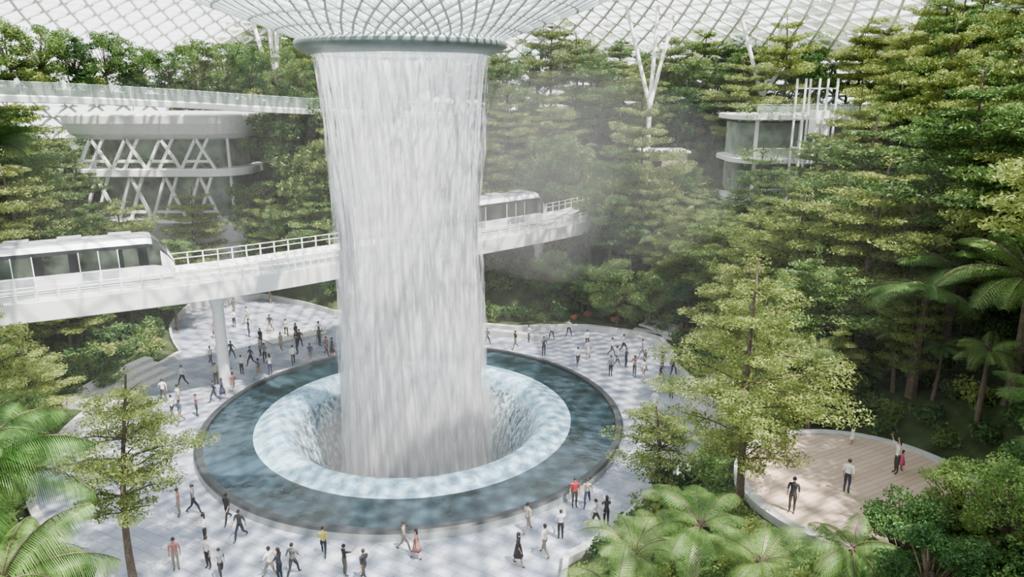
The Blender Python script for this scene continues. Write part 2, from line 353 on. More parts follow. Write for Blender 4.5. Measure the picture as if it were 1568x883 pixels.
# ------------------------------------------------------------------ monorail train
def train_mesh(ncar):
    mb=MB()
    zs=[.25,.45,1.0,1.3,2.55,2.8,3.15,3.3]; hw=[1.15,1.3,1.36,1.36,1.34,1.28,1.05,.7]
    ring=[(-w,z) for w,z in zip(hw,zs)]+[(w,z) for w,z in zip(hw[::-1],zs[::-1])]
    Lh=12.0; marks=[]
    for car in range(2-ncar,2):
        x0=-Lh+car*Lh
        marks+= [x0+.02,x0+.5]
        for wst in (0.7,2.3,3.0,4.1,4.2,5.3,5.9,7.3,7.9,9.0,9.1,10.2,10.5,11.4): marks.append(x0+wst)
    marks.append(Lh)
    xs=sorted(marks); secs=[(x,1,1,0) for x in xs]+[(Lh+.35,.98,.97,0),(Lh+.8,.93,.86,0),(Lh+1.25,.86,.66,0),(Lh+1.55,.76,.46,0),(Lh+1.65,.62,.36,0)]
    n=len(ring); V=[]
    for (x,sw,sh,_) in secs:
        for w,z in ring: V.append((x,w*sw,.25+(z-.25)*sh))
    V=np.array(V); F=[];mt=[]
    for i in range(len(secs)-1):
        for j in range(n):
            F.append([i*n+j,i*n+(j+1)%n,(i+1)*n+(j+1)%n,(i+1)*n+j])
            x0,x1=secs[i][0],secs[i+1][0]; seg=j if j<8 else 14-j
            mat=0
            if seg==3 and j not in(7,15):
                mat=2 if (x1-x0)>.8 or x0>Lh-.01 else 1
            elif seg==4: mat=1
            elif seg==5: mat=0
            elif seg in(6,7) or j==7: mat=3
            if j==15: mat=1
            if x0>=Lh+.3 and x0<Lh+1.2 and seg in(4,5,6,7): mat=2
            if x0>=Lh+.3 and seg==3 and x0>Lh+.7: mat=0
            mt.append(mat)
    F=np.array(F);mt=np.array(mt)
    mb.v.append(V);mb.n+=len(V)
    for m in range(4):
        if (mt==m).any(): mb.f.append((F[mt==m],m))
    mb.add(V[-n:],[list(range(n))],0); mb.add(V[:n],[list(range(n))[::-1]],0)
    # door leaves and window frames standing proud of the body
    for car in range(2-ncar,2):
        x0=-Lh+car*Lh
        for dx in (3.0,4.15,5.3,7.9,9.05,10.2):
            for sy in (-1,1): box(mb,(x0+dx,sy*1.365,1.55),(.06,.03,2.1),0)
        for dx in (3.575,4.725,8.475,9.625):
            for sy in (-1,1): box(mb,(x0+dx,sy*1.365,.85),(1.0,.02,.7),3)
    if ncar>1: box(mb,(0,0,1.7),(.35,2.4,2.7),1)
    for x in np.arange(-10.5 if ncar>1 else 1.5,12,3): box(mb,(x,0,.2),(1.6,1.5,.4),1); box(mb,(x,0,3.38),(1.4,1.1,.16),3)
    for y in(-.75,.75): box(mb,(Lh+1.58,y,.75),(.1,.35,.14),2)
    return mb.mesh('monorail_train',['trainwhite','trainblack','trainglass','trainroof'])
def place_train(nose,back,nc):
    nose=Vector(nose);back=Vector(back);d=(nose-back); a=math.atan2(d.y,d.x)
    c=nose-Vector((math.cos(a),math.sin(a),0))*13.6
    mkobj('monorail_train',train_mesh(nc),(c.x,c.y,8.98),None,a)
place_train((-17.6,4.7,0),(-33,-3.9,0),2)
place_train((9.4,26.8,0),(0,18.2,0),1)

# ------------------------------------------------------------------ gallery building (left)
def slab(mb,cx,cy,w,d,r,levels,mat=0,n=10):
    V=[]
    for z,ins in levels:
        ww=w/2-ins; dd=d/2-ins; rr_=max(.2,r-ins*.5)
        for (sx,sy,a0) in ((1,1,0),(-1,1,90),(-1,-1,180),(1,-1,270)):
            for q in range(n):
                a=(a0+90*q/(n-1))*D2R; V.append((cx+sx*(ww-rr_)+rr_*math.cos(a),cy+sy*(dd-rr_)+rr_*math.sin(a),z))
    m=4*n;k=len(levels)
    mb.add(V,[[i*m+j,i*m+(j+1)%m,(i+1)*m+(j+1)%m,(i+1)*m+j] for i in range(k-1) for j in range(m)],mat)
    mb.add(V[-m:],[list(range(m))],mat); mb.add(V[:m],[list(range(m))[::-1]],mat)
gal=empty('gallery_building')
mb=MB(); cx,cy,w,d=-32.5,40,21,14
slab(mb,cx,cy,w,d,4.5,[(16.6,2.0),(16.8,1.1),(17.3,.5),(18.4,.1),(19.2,0),(19.35,.1)])
slab(mb,cx,cy,w-1,d-1,4,[(12.7,.2),(12.8,0),(13.5,0),(13.6,.2)])
slab(mb,cx,cy,w,d,4.5,[(5.2,.9),(5.5,.6),(7.8,0),(8.1,.2)])
slab(mb,cx,cy,w-2,d-2,4,[(-.5,0),(2,0),(5.3,0)])
mb.obj('floor_slabs',['white'],parent=gal)
mb=MB(); slab(mb,cx,cy,w-5,d-5,3,[(8.0,0),(16.9,0)]); mb.obj('glazed_wall',['room'],parent=gal)
mb=MB(); A=[];B=[]; yF=cy-d/2+.9
for z0,z1 in ((8,12.8),(13.5,16.8)):
    xs=np.linspace(cx-w/2+2.5,cx+w/2-3.5,5)
    for i in range(4):
        xm=(xs[i]+xs[i+1])/2
        A+=[(xs[i],yF,z0),(xm,yF,z1)]; B+=[(xm,yF,z1),(xs[i+1],yF,z0)]
        A+=[(xs[i]+.6,yF,z0+.9)]; B+=[(xs[i+1]-.6,yF,z0+.9)]
        A+=[(xs[i]+.35*(xs[1]-xs[0]),yF+.05,z0)]; B+=[(xs[i]+.85*(xs[1]-xs[0]),yF+.05,z1)]
    A+=[(cx+w/2-2.5,yF+1.5,z0)]; B+=[(cx+w/2-2.5,yF+1.5,z1)]
struts(mb,A,B,.2); mb.obj('truss',['white'],parent=gal)
mb=MB()
for z in (8.1,13.55):
    for i,x in enumerate(np.linspace(cx-w/2+2.4,cx+w/2-4,12)):
        leaves(mb,pad((x,cy-d/2+1.6,z+.6),(.9,.5,.6+.3*(i%2)),160),.2,.5,.5,0)
mb.obj('planting',['leafB'],parent=gal)

up=empty('upper_walkway')
wp=cat([(-58,-4,22.3),(-46,5,21.9),(-34,14,21.4),(-26,23,20.8),(-17,31,20.0),(-8,37,19.5),(-2,39.5,19.3)],8)
mb=MB(); Nw=sweep(mb,wp,[(-5.5,-.2),(2.2,-.45),(2.6,-.4),(2.7,.05),(2.5,.15),(2.3,0),(-5.5,0)],0); mb.obj('deck',['white'],parent=up)
mb=MB(); tube(mb,wp+Nw*2.5+np.array([0,0,1.15]),.035,5)
dist=np.concatenate([[0],np.cumsum(np.linalg.norm(np.diff(wp,axis=0),axis=1))])
for dd in np.arange(.5,dist[-1],1.6):
    p=np.array([np.interp(dd,dist,(wp+Nw*2.5)[:,i]) for i in range(3)]); box(mb,(p[0],p[1],p[2]+.6),(.05,.05,1.05))
mb.obj('railing',['steel'],parent=up)
mb=MB(); sweep(mb,wp+Nw*2.5,[(0,.1),(.03,.1),(.03,1.1),(0,1.1)]); mb.obj('glass_balustrade',['railglass'],parent=up)
mb=MB(); sweep(mb,wp,[(-1.2,0),(-1.0,.7),(-5.2,.7),(-5.2,0)]); mb.obj('planter',['soil'],parent=up)

# ------------------------------------------------------------------ right terrace building and lift
rb=empty('terrace_building')
mb=MB()
for z in (10.5,14.6,18.9): slab(mb,37,33,16,9,2.5,[(z,.3),(z+.1,0),(z+.5,0),(z+.55,.1)])
for x in (31.5,36,40.5,43.5):
    for y in (30,36): box(mb,(x,y,12),(.3,.3,14.5))
mb.obj('floor_slabs',['white'],parent=rb)
mb=MB(); box(mb,(37,34.8,14),(13,5,9)); mb.obj('shopfront_wall',['room'],parent=rb)
mb=MB()
for z in (11.0,15.1,19.4):
    box(mb,(37,28.7,z+1.05),(12,.06,.06),0)
    for x in np.arange(31,43.1,1.5): box(mb,(x,28.7,z+.5),(.05,.05,1.05),0)
mb.obj('railing',['steel'],parent=rb)
mb=MB()
for z in (11.0,15.1,19.4): box(mb,(37,28.72,z+.5),(12,.02,.9))
mb.obj('glass_balustrade',['railglass'],parent=rb)
mb=MB()
for z in (11.0,15.1,19.4):
    for x in np.arange(29.8,44,1.1):
        leaves(mb,pad((x,29.4,z+.5),(.9,.6,.75),150),.2,.5,.5,0); leaves(mb,pad((x+.4,28.5,z-.1),(.5,.25,.6),60),.18,.5,.3,0)
mb.obj('planting',['leafB'],parent=rb)
mb=MB()
for x in (34.2,35.5,37.2): 
    for y in (25.2,27.4): box(mb,(x,y,13.9),(.16,.16,18))
for z in np.arange(8,23,2.8):
    for y in (25.2,27.4): box(mb,(35.7,y,z),(3,.11,.11))
    for x in (34.2,37.2): box(mb,(x,26.3,z),(.11,2.2,.11))
box(mb,(36.3,26.3,18.8),(1.4,1.7,2.3),0)
mb.obj('lift_tower',['white'])
mb=MB(); box(mb,(23.5,37,14.2),(4.6,4,2.0),0); box(mb,(22.5,34.95,14),(1.0,.1,1.5),1); box(mb,(23.5,37,15.3),(5.2,4.6,.2),2)
box(mb,(23.5,37.5,11),(4,3,4.6),0)
mb.obj('pavilion',['beige','dark','white'])

def vcol(x,y,zb,arms):
    mb=MB(); tube(mb,[(x,y,hgt(x,y)[0]-.5),(x,y,zb)],[.3,.26],12)
    for (dx,dy,zt) in arms: tube(mb,[(x,y,zb-.5),(x+dx,y+dy,zt)],[.24,.2],10)
    mb.obj('branching_column',['white'],True)
vcol(22.5,41,20.5,[(-3.0,1,31.0),(.6,1,31),(2.6,2,30)])
vcol(35,40,21.5,[(-2.6,1,29.4),(1.6,0,29.2),(4.4,1,28)])
vcol(-19.5,38,20.5,[(-3.2,2,31.8),(.5,1,32.5),(-1.2,3,31)])

# ------------------------------------------------------------------ timber terrace
mb=MB(); lathe(mb,[(.01,TZ),(TR,TZ),(TR,TZ-.9)],90,mat=0,c=TC); 
lathe(mb,[(TR,TZ-1.5),(TR+.45,TZ-1.5),(TR+.45,TZ+.12),(TR,TZ+.12),(TR,TZ-.1)],90,mat=1,c=TC)
mb.obj('timber_terrace',['timber','concrete'])
def arc_steps(name,c,r,a0,a1,nst,dr,dz,z0=0,mat='concrete'):
    mb=MB(); n=30
    for q in range(nst):
        ri=r+q*dr; V=[]
        for i in range(n+1):
            a=(a0+(a1-a0)*i/n)*D2R
            for (u,z) in ((0,-.1),(0,(q+1)*dz),(dr+.05,(q+1)*dz),(dr+.05,-.1)): V.append((c[0]+(ri+u)*math.cos(a),c[1]+(ri+u)*math.sin(a),z0+z))
        mb.add(V,[[i*4+j,i*4+(j+1)%4,(i+1)*4+(j+1)%4,(i+1)*4+j] for i in range(n) for j in range(4)]+[[0,1,2,3],[n*4+3,n*4+2,n*4+1,n*4]])
    mb.obj(name,[mat])
arc_steps('curved_steps',(0,0),19.2,-14,14,5,.9,.32)
arc_steps('curved_steps',(0,0),24.8,34,46,4,.9,.25)
arc_steps('stone_bench',(0,0),18.6,60,78,1,.6,.45)
arc_steps('stone_bench',(0,0),18.9,84,98,1,.6,.45)
arc_steps('curved_steps',(0,0),21.5,158,178,4,.8,.3)
arc_steps('stone_bench',(0,0),21,120,134,1,3.2,.18)

# ------------------------------------------------------------------ vegetation library
def layered_tree(H=10,W=4.2,seed=0,leaf='leafA',tiers=10,ls=.26,start=.28,dens=1.0,lean=.5,thin=.24,tr=.2,jit=.3):
    global rng
    g=np.random.default_rng(seed); rng=g; mb=MB()
    zs=np.linspace(0,H,9); bx=lean*np.sin(zs/H*2+g.uniform(0,6))*zs/H; by=lean*np.cos(zs/H*1.7+g.uniform(0,6))*zs/H
    bx-=bx[0];by-=by[0]
    tube(mb,np.stack([bx,by,zs],1),np.linspace(tr,.04,9),8,0)
    C=[]
    for t in range(tiers):
        u=start+(1-start)*(t+jit*g.uniform(-1,1))/tiers; u=min(max(u,start),.98); z=H*u
        px=np.interp(z,zs,bx);py=np.interp(z,zs,by)
        prog=(u-start)/(1-start); Wt=W*(.55+.9*prog if prog<.3 else .95*(1-(prog-.3)/.7)**.75+.12)
        nb=int(g.integers(5,8)) if prog<.8 else 4; a0=g.uniform(0,6.28)
        for b in range(nb):
            a=a0+b*6.283/nb+g.uniform(-.35,.35); Lb=Wt*g.uniform(.55,1.15); rise=Lb*g.uniform(.02,.2)
            e=np.array([px+Lb*math.cos(a),py+Lb*math.sin(a),z+rise]); s0=np.array([px,py,z-.15])
            mid=(s0+e)/2+np.array([0,0,.12*Lb*.5])
            tube(mb,[s0,mid,e],[.05,.035,.015],4,0,cap=False)
            for q in (.45,.72,1.0) if Lb>1 else (.7,):
                c=s0+(e-s0)*q+np.array([g.uniform(-.3,.3),g.uniform(-.3,.3),g.uniform(0,.15)])
                R=Lb*g.uniform(.17,.31)+.22
                C.append(pad(c,(R,R,R*thin),int(95*dens*(R/.8)**1.6)+14))
    C.append(pad((bx[-1],by[-1],H),(.5,.5,.4),40))
    leaves(mb,np.concatenate(C),ls,.5,1.0,1)
    return mb.mesh('layered_tree',['bark',leaf])
def bushy_tree(H=7,W=2.8,seed=0,leaf='leafB',ls=.22,n=34,dens=1.0,lo=.62):
    global rng
    g=np.random.default_rng(seed);rng=g;mb=MB()
    tube(mb,[(0,0,0),(.1,.05,H*.3),(0,.1,H*.55)],[.17,.13,.1],8,0); C=[]
    for i in range(n):
        a=g.uniform(0,6.28);u=g.uniform(-1,1);q=g.uniform(.35,.98)
        c=np.array([math.cos(a)*W*q*math.sqrt(1-u*u*.8),math.sin(a)*W*q*math.sqrt(1-u*u*.8),H*lo+u*H*(.96-lo)])
        tube(mb,[(0,.05,H*.36),(c[0]*.5,c[1]*.5,(H*.4+c[2])/2),tuple(c)],[.07,.04,.02],4,0,cap=False)
        R=W*g.uniform(.2,.36); C.append(pad(c,(R,R,R*.6),int(330*dens*(R)**1.5)+30))
    leaves(mb,np.concatenate(C),ls,.5,.5,1); return mb.mesh('bushy_tree',['bark',leaf])
def shrub(seed,leaf,ls=.2,R=.9,n=420):
    global rng
    g=np.random.default_rng(seed);rng=g;mb=MB();C=[]
    for i in range(6):
        a=g.uniform(0,6.28);q=R*g.uniform(.1,.6); C.append(pad((math.cos(a)*q,math.sin(a)*q,R*g.uniform(.45,.95)),(R*.55,R*.55,R*.42),n//6))
        tube(mb,[(0,0,-.1),(math.cos(a)*q,math.sin(a)*q,R*.6)],[.03,.015],3,0,cap=False)
    leaves(mb,np.concatenate(C),ls,.5,.5,1); return mb.mesh('shrub',['stem',leaf])
def frond(mb,base,a,Lf,elev,droop,npair,wid,lw,mat,g,bip=False,hang=.35):
    k=14;t=np.linspace(0,1,k); d=np.array([math.cos(a),math.sin(a),0]); ang=elev-droop*t**1.3
    st=Lf/(k-1); P=[np.array(base,float)]
    for i in range(1,k): P.append(P[-1]+st*(d*math.cos(ang[i])+np.array([0,0,math.sin(ang[i])])))
    P=np.array(P); tube(mb,P,np.linspace(.03,.006,k)*Lf/2.5,4,0,cap=False)
    side=np.array([-d[1],d[0],0]); V=[];
    for i in range(npair):
        u=.12+.88*(i+.5)/npair; c=np.array([np.interp(u,t,P[:,q]) for q in range(3)]); c2=np.array([np.interp(min(1,u+.05),t,P[:,q]) for q in range(3)])
        T=c2-c; T/=np.linalg.norm(T)+1e-9 if np.linalg.norm(T)>1e-6 else 1
        pl=wid*math.sin(math.pi*min(1,(u*.86+.12)))**.7*g.uniform(.9,1.1)
        for sg in (-1,1):
            dr=side*sg*.86+T*.45+np.array([0,0,-hang*.5]); dr/=np.linalg.norm(dr)
            tip=c+dr*pl+np.array([0,0,-hang*pl*.5]); mid=c+dr*pl*.5
            if not bip:
                w=T*lw; V+=[c-w*.5,mid-w,tip,mid+w*.6]
            else:
                nn=9
                for q in range(nn):
                    v=(q+.5)/nn; cc=c+(tip-c)*v; s2=.16*pl*(1-v*.75)+.015; ax=(tip-c)/pl
                    for s3 in (-1,1):
                        tp=cc+T*s3*s2+ax*s2*.35; V+=[cc-ax*s2*.22,cc+T*s3*s2*.5-ax*s2*.1,tp,cc+T*s3*s2*.4+ax*s2*.35]
    V=np.array(V); mb.add(V,np.arange(len(V)).reshape(-1,4),mat)
def palm(H,seed,nfr=18,Lf=3.0,leaf='leafP',trunk=.16):
    g=np.random.default_rng(seed);mb=MB(); zs=np.linspace(0,H,12)
    R=np.linspace(trunk*1.3,trunk*.8,12)*(1+.08*(np.arange(12)%2)); tube(mb,np.stack([.3*np.sin(zs/H*1.5),0*zs,zs],1),R,10,0)
    top=(.3*math.sin(1.5),0,H)
    for i in range(nfr):
        frond(mb,top,i*2.4+g.uniform(-.2,.2),Lf*g.uniform(.8,1.1),g.uniform(.1,1.35),g.uniform(1.1,1.9),50,Lf*.3,.022*Lf/3*1.3,1,g,False,.9)
    return mb.mesh('palm_tree',['bark',leaf])
def treefern(H,seed,nfr=15,Lf=2.6):
    g=np.random.default_rng(seed);mb=MB(); tube(mb,[(0,0,0),(.1,0,H*.5),(.05,.05,H)],[.2,.15,.13],9,0)
    for i in range(nfr):
        frond(mb,(.05,.05,H),i*2.4+g.uniform(-.2,.2),Lf*g.uniform(.8,1.1),g.uniform(.25,1.0),g.uniform(.9,1.5),24,Lf*.25,.03,1,g,True,.25)
    return mb.mesh('tree_fern',['bark','leafP'])
def broadleaf(seed,leaf='leafB'):
    g=np.random.default_rng(seed);mb=MB(); V=[];F=[]
    for i in range(26):
        a=i*2.4;Lf=g.uniform(.5,1.0);el=g.uniform(.3,1.3);w=.10
        d=np.array([math.cos(a),math.sin(a),0]);s=np.array([-d[1],d[0],0]);P=[np.zeros(3)]
        for q in range(5): an=el-q*.35; P.append(P[-1]+Lf/5*(d*math.cos(an)+np.array([0,0,math.sin(an)])))
        ww=[.02,.5,1,.95,.6,.02]
        b=len(V)
        for q in range(6): V+=[P[q]-s*w*ww[q]-np.array([0,0,-.04]),P[q]+s*w*ww[q]+np.array([0,0,.04])]
        F+=[[b+2*q,b+2*q+1,b+2*q+3,b+2*q+2] for q in range(5)]
    mb.add(V,F,0); return mb.mesh('broadleaf_plant',[leaf])

LT=[layered_tree(10,4.2,1,'leafA',8,.19,.25,1.8),layered_tree(10,3.6,2,'leafA',8,.19,.25,1.8),layered_tree(10,4.2,3,'leafB',8,.19,.25,1.8),layered_tree(10,3.2,4,'leafB',9,.19,.22,1.7)]
NT=layered_tree(10,2.3,41,'leafB',8,.16,.3,1.4,.1,.2,.12,.05)
FT=layered_tree(11.6,4.0,21,'leafA',7,.14,.26,2.5,1.2,.22,.2,.2); FT2=layered_tree(10,3.2,22,'leafA',7,.14,.36,2.4,.9,.26); FT3=layered_tree(5.4,2.5,23,'leafA',6,.14,.32,2.0,.4)
BT=[bushy_tree(7,2.8,5,'leafB'),bushy_tree(7,2.6,6,'leafC'),bushy_tree(6.5,3.0,7,'leafB')]
BF=[bushy_tree(5.0,2.0,51,'leafC',.15,38,2.0,.52),bushy_tree(5.0,2.1,52,'leafB',.13,38,2.3,.52)]
SH=[shrub(8,'leafB'),shrub(9,'leafC'),shrub(10,'leafA'),shrub(11,'leafC',.26),shrub(12,'leafB',.15)]
SF=[shrub(31,'leafB',.11,.9,1500),shrub(32,'leafC',.12,.9,1400),shrub(33,'leafA',.1,.8,1400)]
FL=shrub(13,'flower',.13,.45,260)
PA=[palm(11.5,14,22,3.4),palm(8,15,18,2.8),palm(6,16,16,2.4,'leafB')]
TF=[treefern(4,17),treefern(3,18,14,2.3)]
BL=[broadleaf(19),broadleaf(20,'leafC')]
CAM=(6.6,-46.5,22.0)
def plant(name,me,x,y,sc=1,z=None,parent=None,rz=None):
    if z is None: z=hgt(x,y)[0]-.05
    return mkobj(name,me,(x,y,z),parent,random.uniform(0,6.28) if rz is None else rz,sc)

plant('layered_tree',FT,16.8,-17.2,(1,1,1.0),rz=.4)
plant('layered_tree',FT3,14.6,-9.8,1.05)
plant('layered_tree',FT2,-10.9,-17.2,(.95,.95,1.03),0,rz=2.2)
plant('layered_tree',LT[1],-21.5,-9.5,(.7,.7,1.15))
plant('layered_tree',LT[0],-23.5,-4.5,(.7,.7,.62)); plant('layered_tree',LT[2],-19.6,-11.8,(.55,.55,.75))
plant('palm_tree',PA[0],-8.7,-27.3,(1,1,.98),0)
plant('palm_tree',PA[1],-12.9,-22.2,(1,1,1.05),0)
plant('palm_tree',PA[1],-6.9,-30.3,(1,1,1.2),0)
plant('palm_tree',PA[0],-37,17,(.9,.9,1.25),3)
plant('palm_tree',PA[2],-33,16,1.2,3); plant('palm_tree',PA[1],-40,14,(1,1,1.4),3)
for (x,y,s,m) in ((-30,13.5,1.25,3),(-33.5,12,1.4,1),(-37,13,1.45,1),(-28,17,1.15,0),(-25.0,19.5,.95,2),(-40,20,1.6,2),(-38,10,1.35,3),(-43,17,1.75,1),(-42,9,1.55,3),(-47,14,1.9,2),(-46,24,1.9,0),(-34,8.5,1.0,0),(-29,9.5,.85,0),(-45,19,1.8,3)):
    plant('layered_tree',LT[m],x,y,(s*.85,s*.85,s))
for (x,y,s) in ((-19,31,1.3),(-16,29.5,1.15),(-13,31,1.6),(-10.5,29,1.3),(-17,34,1.8),(-11,35,1.9),(-7,31,1.3),(-20.5,34,1.4)):
    plant('bushy_tree' ,BT[random.randrange(3)],x,y,s)
plant('layered_tree',LT[2],-14,28,(.8,.8,1.2)); plant('layered_tree',LT[0],-9,27,(.75,.75,1.0)); plant('layered_tree',LT[1],-19,28.5,(.7,.7,1.2)); plant('layered_tree',LT[1],-11.5,30,(.8,.8,1.5))
# centre-right specimen trees
for (x,y,me,sx,sz) in ((16.5,25.5,LT[2],1.0,1.42),(20,29,LT[0],1.05,1.5),(23.5,19.5,LT[0],.85,1.0),(28,24,LT[3],.8,.75),(29.5,21.5,NT,1.1,1.15),(26,10.5,LT[0],1.0,.95),(24.5,14.5,LT[2],.85,.95),(30.5,14,LT[1],.9,.8),(33,18.5,LT[0],.85,.7),(37.5,20,LT[1],.9,1.1),(34.5,22.3,LT[3],.9,.95),(42,24,LT[0],1.0,1.35),(19.5,24.5,LT[1],.8,1.15),(25,6.5,LT[1],.9,.95)):
    plant('layered_tree',me,x,y,(sx,sx,sz))
for (x,y,s) in ((10.5,23,.85),(16.5,19.5,.95),(19.5,19,.8),(13.5,22.5,.7),(7.2,33.5,1.2),(3.5,30,1.1),(11,36,1.4),(22,16.5,.7)):
    plant('bushy_tree',BT[random.randrange(3)],x,y,s)
# right foreground
plant('tree_fern',TF[0],21.6,-33.0,1.3); plant('tree_fern',TF[0],23.8,-30.2,1.3)
for (x,y,sx,sz) in ((11.2,-22.2,1.0,1.35),(13.2,-23.6,1.0,1.3),(10.2,-24.6,.95,1.35),(12.4,-19.6,.8,1.0),(14.8,-25.6,.9,1.0)): plant('tree_fern',TF[1],x,y,(sx,sx,sz))
plant('tree_fern',TF[0],28.0,-21.5,(1.4,1.4,.9)); plant('tree_fern',TF[0],28.5,-9.0,1.5); plant('tree_fern',TF[0],31.0,-13.0,1.6);plant('tree_fern',TF[0],31,-7.5,1.6)
plant('palm_tree',PA[2],16.6,-27.6,(.75,.75,.62))
for (x,y,s,m) in ((18.6,-26.9,.8,0),(20.6,-26.2,.68,1),(22.4,-27.4,.8,0),(20.3,-28.8,.75,1),(24.8,-25.2,.7,1),(26.6,-22.4,.6,0),(17.8,-29.5,.7,0),(24.3,-28.0,.9,0),(15.4,-23.2,.5,1),(13.9,-21.0,.45,0),(29.8,-17.3,.6,1),(22.8,-24.4,.42,0)):
    plant('bushy_tree',BF[m],x,y,s)
for (x,y,s,m) in ((32,-19,1.5,0),(34,-11,1.5,2),(33.5,-4,1.5,3),(28.5,-2.5,1.25,1),(24.5,-4.5,1.0,2),(22.6,0.2,1.05,0),(31,-24.5,1.5,2),(21.2,-6.0,.85,1),(26.5,3,1.2,0),(31,5,1.45,2)):
    plant('layered_tree',LT[m],x,y,s)
g_=empty('walkway_trees')
dist=np.concatenate([[0],np.cumsum(np.linalg.norm(np.diff(wp,axis=0),axis=1))])
for i,dd in enumerate(np.arange(3,dist[-1]-2,2.6)):
    p=np.array([np.interp(dd,dist,(wp-Nw*3.2)[:,i]) for i in range(3)])
    plant('bushy_tree',BT[i%3],p[0],p[1],random.uniform(.65,.95)*(1.5 if dd<22 else 1),p[2]+.2,g_)
    for q in range(4):
        plant('shrub',SH[random.randrange(5)],p[0]+random.uniform(-1.5,1.5),p[1]+random.uniform(-1.5,1.5),random.uniform(1.0,1.6),p[2]+.5,g_)

forest=empty('hillside_forest'); under=empty('hillside_shrubs'); flowers=empty('flower_beds')
def blocked(x,y,m=0):
    if math.hypot(x-TC[0],y-TC[1])<TR+.9+m: return True
    if 28.5-m<x<45.5+m and 28-m<y<38+m: return True
    if 33.4-m<x<38+m and 24.5-m<y<28+m: return True
    if -44-m<x<-21.5+m and 32.5-m<y<47+m: return True
    if 21-m<x<26.2+m and 34.5-m<y<39.5+m: return True
    return False
def hides_terrace(x,y,top):
    """keeps the planting in front of the timber terrace low"""
    if y>TC[1] : return False
    t=(CAM[2]-TZ)/max(.5,CAM[2]-top); X=CAM[0]+(x-CAM[0])*t; Y=CAM[1]+(y-CAM[1])*t
    return math.hypot(X-22.3,Y-TC[1]-.3)<4.8
bx2=bp[:,:2]
def bdist(x,y): return float(np.min(np.hypot(bx2[:,0]-x,bx2[:,1]-y)))
def inview(x,y,m=3):
    d=y-CAM[1]; return d>6 and abs(x-CAM[0])<.74*d+m+2
y=-8.0
while y<64:
    x=-52.0
    st=4.3 if y<35 else 5.2
    while x<66:
        px=x+random.uniform(-1.6,1.6);py=y+random.uniform(-1.6,1.6); x+=st
        h,s=hgt(px,py)
        if s<2.0 or not inview(px,py) or blocked(px,py,1.5) or bdist(px,py)<5: continue
        r=math.hypot(px,py)
        if r>70: continue
        if px<-20 and py<30: continue
        sc=random.uniform(.8,1.15)
        by_=float(np.interp(px,bx2[:,0],bx2[:,1])) if px<19 else 99
        if px<19 and py<by_: sc*=.42
        elif 27<px<40 and 14<py<29: sc*=.58
        elif 19<=px<45 and py<29 and s<16 : sc*=(.62 if px<38 else .9)
        if px>30 and py<12: sc*=1.25
        if r>48: sc*=1.2
        me=random.choices(LT+BT,[4,4,4,4,2,1,2])[0]
        plant('layered_tree' if me in LT else 'bushy_tree',me,px,py,(sc*.92,sc*.92,sc*random.uniform(.95,1.25)),parent=forest)
    y+=st
y=-40.0
while y<60:
    st=1.0 if y<-18 else 1.35 if y<22 else 1.9
    x=-48.0
    while x<60:
        px=x+random.uniform(-.5,.5);py=y+random.uniform(-.5,.5); x+=st
        h,s=hgt(px,py)
        if s<.8 or not inview(px,py) or blocked(px,py,.3): continue
        dc=math.hypot(px-CAM[0],py-CAM[1])
        if dc<9 : continue
        if s<2.6 and py>8 and random.random()<.4:
            plant('flowering_plant',FL,px,py,random.uniform(.9,1.4),parent=flowers); continue
        if -14<math.degrees(math.atan2(py,px))<14 and s<4: continue
        q=random.random(); sc=random.uniform(.8,1.45)*(1.25 if st>1.5 else 1)
        if dc<30: me=random.choice(SF+SF+[BL[0],BL[1]]); nm='shrub'
        elif q<.82: me=random.choice(SH); nm='shrub'
        else: me=random.choice(BL+[TF[1],PA[2]] if s>4 else BL); nm='understorey_plant'
        if me in (TF[1],PA[2]): sc*=.55
        if hides_terrace(px,py,h+1.3*sc):
            sc*=.45
        plant(nm,me,px,py,sc,parent=under)
    y+=st

# ------------------------------------------------------------------ people
def pmat_obj(name):
    m,nt,out=new_mat(name); o=N(nt,'ShaderNodeObjectInfo'); p=N(nt,'ShaderNodeBsdfPrincipled',Roughness=.8); L(nt,o.outputs['Color'],p.inputs['Base Color']); L(nt,p.outputs[0],out.inputs[0]); return m
def pmat_rand(name,cols):
    m,nt,out=new_mat(name); o=N(nt,'ShaderNodeObjectInfo'); r=N(nt,'ShaderNodeValToRGB'); r.color_ramp.interpolation='CONSTANT'
    e=r.color_ramp.elements; e[0].color=c4(cols[0]); e[1].position=1/len(cols); e[1].color=c4(cols[1])
    for i in range(2,len(cols)): k=e.new(i/len(cols)); k.color=c4(cols[i])
    L(nt,o.outputs['Random'],r.inputs['Fac']); p=N(nt,'ShaderNodeBsdfPrincipled',Roughness=.8); L(nt,r.outputs['Color'],p.inputs['Base Color']); L(nt,p.outputs[0],out.inputs[0]); return m
M['shirt']=pmat_obj('shirt_fabric'); M['pants']=pmat_rand('trouser_fabric',[(.02,.025,.04),(.04,.05,.09),(.08,.07,.065),(.03,.03,.03),(.25,.22,.18)])
M['skin']=pmat_rand('skin',[(.55,.34,.24),(.42,.26,.17),(.60,.40,.29),(.30,.18,.12)]); M['hair']=simple('hair',(.025,.018,.014),.6); M['shoe']=simple('shoe',(.05,.045,.04),.6)
